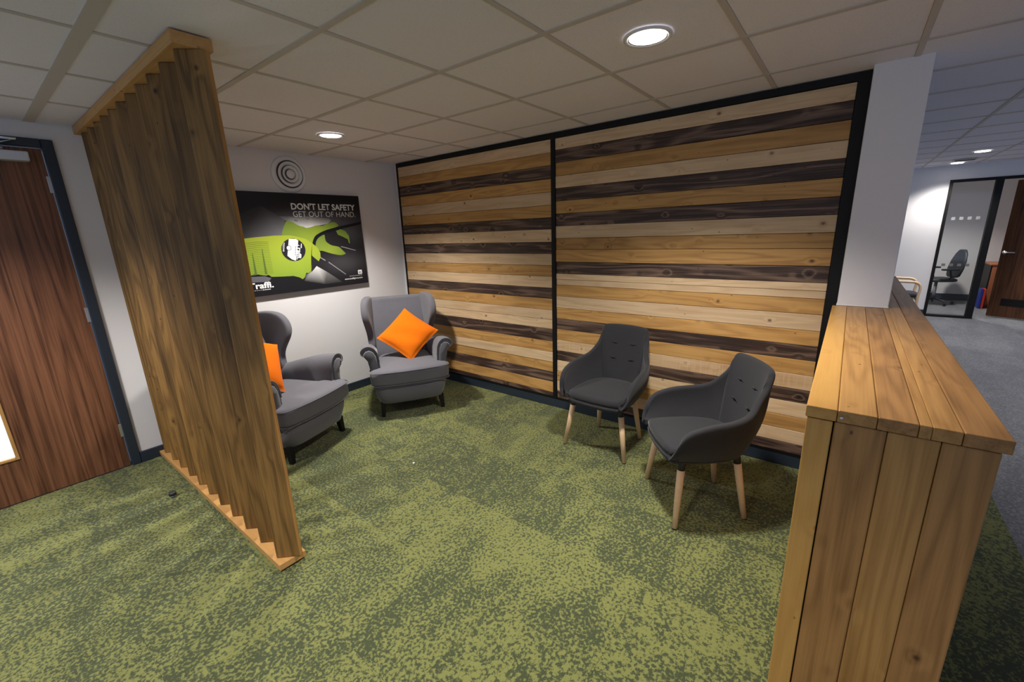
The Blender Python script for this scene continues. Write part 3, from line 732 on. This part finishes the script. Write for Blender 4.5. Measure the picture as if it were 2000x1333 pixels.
# ------------------------------------------------------------------ charcoal tub chairs
def make_tub_chair():
    t_ = thing('tub_chair')
    Tq = [(.222, -.242, .418), (.268, -.238, .490), (.288, -.185, .580), (.292, -.07, .622), (.280, .06, .638), (.248, .155, .664), (.210, .218, .738), (.198, .268, .822), (.176, .292, .862), (.11, .306, .872), (0, .312, .875)]
    Bq = [(.200, -.235, .400), (.212, -.20, .388), (.220, -.12, .382), (.220, -.02, .380), (.208, .07, .380), (.180, .14, .380), (.150, .178, .382), (.12, .198, .384), (.085, .209, .385), (.045, .216, .385), (0, .218, .385)]
    def full_(q): return q+[(-x, y, z) for x, y, z in q[-2::-1]]
    Tc = spline(full_(Tq), 4); Bc = spline(full_(Bq), 4)
    NV = 9; vs_, fs = [], []
    cen = Vector((0, 0, .5))
    for i in range(len(Tc)):
        b, t = Bc[i], Tc[i]
        outw = Vector((b.x, b.y*.8, 0)); outw = outw.normalized() if outw.length else Vector((0, 1, 0))
        for j in range(NV+1):
            v_ = j/NV; p = b.lerp(t, v_)
            p = p + outw*(.032*math.sin(math.pi*v_)*(.9 if abs(b.x) > .12 else .25))
            vs_.append(p)
    for i in range(len(Tc)-1):
        for j in range(NV):
            a = i*(NV+1)+j; fs.append((a, a+1, a+NV+2, a+NV+1))
    me = mesh('shell', vs_, fs, True)
    # make normals point outwards
    sh = link('shell', me, 'char_fabric', t_)
    so = sh.modifiers.new('thick', 'SOLIDIFY'); so.thickness = .036; so.offset = -1 if me.polygons[len(me.polygons)//2].normal.y > 0 else 1
    subsurf(sh, 2)
    # seat pan underneath and seat cushion
    plan = [(p.x, p.y) for p in Bc]
    front = [(-.12, -.252), (0, -.258), (.12, -.252)]
    loop = plan+front
    def ring_(f, z, dy=0): return [(x*f, (y+.01)*f-.01+dy, z) for x, y in loop]
    link('seat_pan', loft('seat_pan', [ring_(.90, .366), ring_(.96, .37), ring_(.985, .385), ring_(.98, .402)]), 'char_fabric', t_)
    link('seat_cushion', loft('seat_cushion', [ring_(.93, .400), ring_(.97, .404), ring_(.985, .425), ring_(.965, .447), ring_(.90, .456), ring_(.6, .464), ring_(.2, .467)]), 'char_fabric', t_)
    # buttons on the back
    for x, z in ((-.075, .62), (.075, .62), (-.075, .735), (.075, .735)):
        y = .225+(z-.55)*.22-.018
        link('button', lathe('button', [(.008, 0), (.008, .002), (.005, .004), (.001, .005)], 12), 'char_fabric', t_, (x, y, z), (R(102), 0, 0))
        link('button_tuck', tube('button_tuck', [(-.03, 0, 0), (0, .002, .001), (.03, 0, -.001)], .0025, 6, rads=[.0005, .003, .0005]), 'char_fabric', t_, (x, y-.002, z))
    for sx_, ty, by, bx in ((1, -.165, -.206, .245), (-1, -.165, -.206, .245), (1, .15, .206, .18), (-1, .15, .206, .18)):
        tp = Vector((sx_*(.185 if by < 0 else .135), ty, .385)); bt = Vector((sx_*bx, by, 0.0))
        p = lambda f: tp.lerp(bt, f)
        lg = link('leg', tube('leg', [p(.15), p(.5), p(.985)], .016, 14, rads=[.0205, .0185, .0145]), 'beech', t_)
        link('leg_collar', tube('leg_collar', [p(-.03), p(.152)], .0195, 14, rads=[.0205, .0195]), 'charcoal_plastic', lg)
        link('foot_glide', tube('foot_glide', [p(.98), p(1.0)], .0135, 12), 'charcoal_plastic', lg)
    return t_
tc1 = make_tub_chair()
def face(o, mid, ang_):      # ang = heading the chair faces, degrees
    o.location = (mid[0], mid[1], 0); o.rotation_euler = (0, 0, R(ang_+90))
face(tc1, (-.363, -2.762), 178)
tag(tc1, 'charcoal tub chair farther from the half wall, beech legs, facing the open floor', 'chair', 'charcoal tub chairs')
tc2 = copy_tree(tc1); face(tc2, (-.734, -3.507), 128)
tag(tc2, 'charcoal tub chair with beech legs nearest the timber half wall', 'chair', 'charcoal tub chairs')

# ------------------------------------------------------------------ small things on the carpet
ds = tag(thing('door_stop', (-2.60, -.77, 0)), 'small dark door stop on the green carpet beside the slatted screen', 'door stop')
link('rubber_cap', lathe('rubber_cap', [(.017, .012), (.021, .014), (.021, .03), (.017, .035), (.002, .036)], 18), 'charcoal_plastic', ds)
link('metal_base', lathe('metal_base', [(.014, 0), (.014, .012)], 16), 'metal', ds)
ps = tag(link('paper_scrap', mesh('paper_scrap', [(-.008, -.005, 0), (.007, -.006, .002), (.008, .005, .001), (-.006, .006, .004), (-.008, -.005, .001), (.007, -.006, .003), (.008, .005, .002), (-.006, .006, .005)], [(0, 3, 2, 1), (4, 5, 6, 7), (0, 1, 5, 4), (1, 2, 6, 5), (2, 3, 7, 6), (3, 0, 4, 7)]), 'paper', None, (-1.421, -1.756, 0)), 'tiny white scrap of paper on the green carpet', 'paper')

# ------------------------------------------------------------------ far end: glazed office
FX = 6.6
wall('wall_far', FX, FX+.1, -5.16, 0, 0, H, 'far white wall left of the black framed glazing')
wall('wall_far_head', FX, FX+.1, -6.72, -5.16, 2.14, H, 'white strip of wall above the far glazing and door')
wall('wall_far_right', FX, FX+.1, -9.5, -6.72, 0, H, 'far white wall right of the office door')
wall('wall_office_back', 8.7, 8.8, -7.4, -4.6, 0, H, 'back wall of the far glazed office')
wall('wall_office_side', FX+.1, 8.7, -7.4, -7.3, 0, H, 'side wall of the far glazed office')
wall('wall_office_left', FX+.1, 8.7, -4.7, -4.6, 0, H, 'left side wall of the far glazed office')
struct(box('baseboard_far', FX-.016, FX, -5.16, -4.0, 0, .1, 'navy'), 'navy skirting on the far white wall', 'skirting')
struct(box('baseboard_office', 8.684, 8.7, -7.3, -4.7, 0, .12, 'navy'), 'navy skirting inside the far glazed office', 'skirting')
og = (FX, -5.42, 0)
wn = struct(thing('window_1', og), 'full height glazed screen in a black frame at the far office', 'window')
box('window_frame', FX-.02, FX+.08, -5.20, -5.16, 0, 2.14, 'black', wn, .002, origin=og)
box('window_frame', FX-.02, FX+.08, -5.735, -5.655, 0, 2.14, 'black', wn, .002, origin=og)
box('window_frame', FX-.02, FX+.08, -5.655, -5.20, 2.10, 2.14, 'black', wn, .002, origin=og)
box('window_frame', FX-.02, FX+.08, -5.655, -5.20, 0, .03, 'black', wn, .002, origin=og)
pn = box('pane', FX+.025, FX+.035, -5.655, -5.20, .03, 2.10, 'glass', wn, origin=og)
M['frost'] = plain('frosted_film', srgb(150, 152, 156), .6)
M['frost_dark'] = plain('frosted_film_grey', srgb(112, 112, 116), .6)
for q, y in enumerate((-5.285, -5.375, -5.465, -5.555)):
    box('manifestation_square', FX+.022, FX+.0245, y-.022, y+.022, 1.535, 1.58, 'frost', wn, origin=og)
    box('manifestation_square', FX+.022, FX+.0245, y-.022, y+.022, .82, .86, 'frost_dark', wn, origin=og)
d2 = struct(thing('door_2', (FX+.04, -6.68, 0)), 'dark wood office door standing ajar beside the far glazing', 'door')
box('door_frame', FX-.02, FX+.08, -6.72, -5.735, 2.10, 2.14, 'black', d2, origin=(FX+.04, -6.68, 0))
box('door_frame', FX-.02, FX+.08, -6.72, -6.68, 0, 2.10, 'black', d2, origin=(FX+.04, -6.68, 0))
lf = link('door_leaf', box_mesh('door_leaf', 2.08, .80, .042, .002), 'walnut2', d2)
a2 = R(66)      # leaf direction from the hinge, measured from +X
ux = Vector((math.cos(a2), math.sin(a2), 0)); nrm = Vector((-ux.y, ux.x, 0))
lf.location = ux*.40+Vector((0, 0, 1.05))
lf.rotation_euler = Matrix(((0, ux.x, nrm.x), (0, ux.y, nrm.y), (1, 0, 0))).to_euler()
hd = link('door_handle', tube('door_handle', [(0, .0, 0), (0, 0, .05), (0, -.03, .055), (0, -.12, .055)], .009, 8), 'metal', lf, (-.03, .36, .021))
link('handle_rose', lathe('handle_rose', [(.026, 0), (.026, .006)], 16), 'metal', hd)
link('vent_plate', box_mesh('vent_plate', .11, .30, .01, .002), 'black', lf, (-.80, .12, .025))

# office chair inside the glazed office
oc_ = tag(thing('office_chair', (8.05, -5.42, 0), R(200)), 'dark mesh back office chair behind the far glass', 'office chair')
so_ = subsurf(link('seat', loft('seat', [rrect(.22, .22, 24, 4, 0, 0, .42), rrect(.24, .24, 24, 4, 0, 0, .44), rrect(.24, .24, 24, 4, 0, 0, .48), rrect(.2, .2, 24, 4, 0, 0, .495)]), 'charcoal_plastic', oc_), 1)
rings = []
for z, hx, y in ((.50, .12, .22), (.53, .18, .225), (.66, .215, .24), (.80, .20, .265), (.92, .15, .285), (.985, .09, .295), (1.0, .05, .297)):
    rings.append(rrect(hx, .03, 24, 3, 0, y, z))
link('backrest', loft('backrest', rings), 'charcoal_plastic', oc_)
link('label_tag', box_mesh('label_tag', .10, .004, .09), 'white_plastic', oc_, (0.03, .292, .72))
link('spine', tube('spine', [(0, .05, .42), (0, .2, .42), (0, .27, .55), (0, .285, .7)], .018, 8), 'black', oc_)
link('gas_lift', tube('gas_lift', [(0, 0, .09), (0, 0, .43)], .025, 12), 'metal', oc_)
for q in range(5):
    a = R(72*q+10); tip = (math.cos(a)*.28, math.sin(a)*.28, .075)
    lg = link('base_leg', tube('base_leg', [(0, 0, .10), (tip[0]*.5, tip[1]*.5, .095), tip], .02, 8, rads=[.026, .02, .014]), 'white_plastic' if q == 2 else 'charcoal_plastic', oc_)
    wl = link('castor', lathe('castor', [(.022, -.018), (.027, -.012), (.027, .012), (.022, .018)], 14), 'black', lg, (tip[0], tip[1], .027), (R(90), 0, a))
for s in (1, -1):
    am = link('armrest', box_mesh('armrest', .07, .24, .03, .01, 2), 'charcoal_plastic', oc_, (s*.27, .03, .66))
    link('arm_post', tube('arm_post', [(0, 0, 0), (0, .03, -.14), (-s*.08, .03, -.215)], .014, 8), 'black', am)

# cabinet and boards
og = (8.2, -6.3, 0)
cb = tag(thing('cabinet', og), 'low reddish wood cabinet inside the far office', 'cabinet')
box('carcass', 7.92, 8.5, -6.62, -6.06, .0, .74, 'cherry', cb, .002, axis='z', origin=og)
box('top_panel', 7.89, 8.5, -6.64, -6.04, .74, .765, 'cherry', cb, .003, axis='y', origin=og)
box('side_panel', 7.90, 8.5, -6.06, -6.045, .0, .74, 'black', cb, .001, axis='z', origin=og)
for y0, y1 in ((-6.335, -6.065), (-6.615, -6.345)):
    dr = box('cabinet_door', 7.902, 7.92, y0, y1, .04, .735, 'cherry', cb, .002, axis='z', origin=og)
    link('door_knob', lathe('door_knob', [(.008, 0), (.012, .012), (.002, .018)], 10), 'metal', dr, (.15, 0, 0), (0, 0, 0))
for nm, y, mt, lb in (('blue_folder', -5.985, 'blue', 'slim blue folder standing on the floor by the far cabinet'), ('red_folder', -6.02, 'red', 'slim red folder standing on the floor by the far cabinet')):
    f_ = tag(thing('folder', (7.86, y, 0)), lb, 'folder', 'folders by the far cabinet')
    link('cover', box_mesh('cover', .22, .004, .34), mt, f_, (.0, .012, .17)); link('cover', box_mesh('cover', .22, .004, .34), mt, f_, (.0, -.012, .17))
    link('spine', box_mesh('spine', .004, .028, .34, .001), mt, f_, (-.11, 0, .17)); link('pages', box_mesh('pages', .20, .018, .31), 'paper', f_, (.0, 0, .17))

# bentwood visitor chair by the far wall
bc = tag(thing('visitor_chair', (5.72, -4.70, 0), 0), 'birch armed visitor chair with black seat beyond the half wall', 'chair')
for s in (1, -1):
    path = spline([(s*.27, .22, 0), (s*.27, .21, .42), (s*.27, .20, .62), (s*.27, .14, .675), (s*.27, -.08, .675), (s*.27, -.2, .665), (s*.27, -.25, .60), (s*.27, -.24, .42), (s*.27, -.26, 0)], 5)
    link('side_frame', tube('side_frame', path, .018, 8), 'beech', bc)
subsurf(link('seat', loft('seat', [rrect(.24, .24, 24, 4, 0, -.02, .43), rrect(.255, .25, 24, 4, 0, -.02, .45), rrect(.25, .25, 24, 4, 0, -.02, .485), rrect(.2, .2, 24, 4, 0, -.02, .50)]), 'navy_fabric', bc), 1)
rings = [rrect(.24, .025, 24, 4, 0, y, z) for z, y in ((.56, .225), (.60, .23), (.78, .27), (.84, .28))]
link('backrest', loft('backrest', rings), 'navy_fabric', bc)
for z in (.40,): link('cross_rail', tube('cross_rail', [(-.27, .205, z), (.27, .205, z)], .014, 8), 'beech', bc); link('cross_rail', tube('cross_rail', [(-.27, -.24, z), (.27, -.24, z)], .014, 8), 'beech', bc)

cv = tag(thing('ceiling_vent', (5.7, -5.16, H)), 'far rectangular ceiling grille between two downlights', 'vent')
link('grille_frame', box_mesh('grille_frame', .16, .24, .012, .002), 'gridbar', cv, (0, 0, -.006))
for q in range(4): link('grille_slat', box_mesh('grille_slat', .014, .2, .006), 'charcoal_plastic', cv, (-.045+q*.03, 0, -.014))
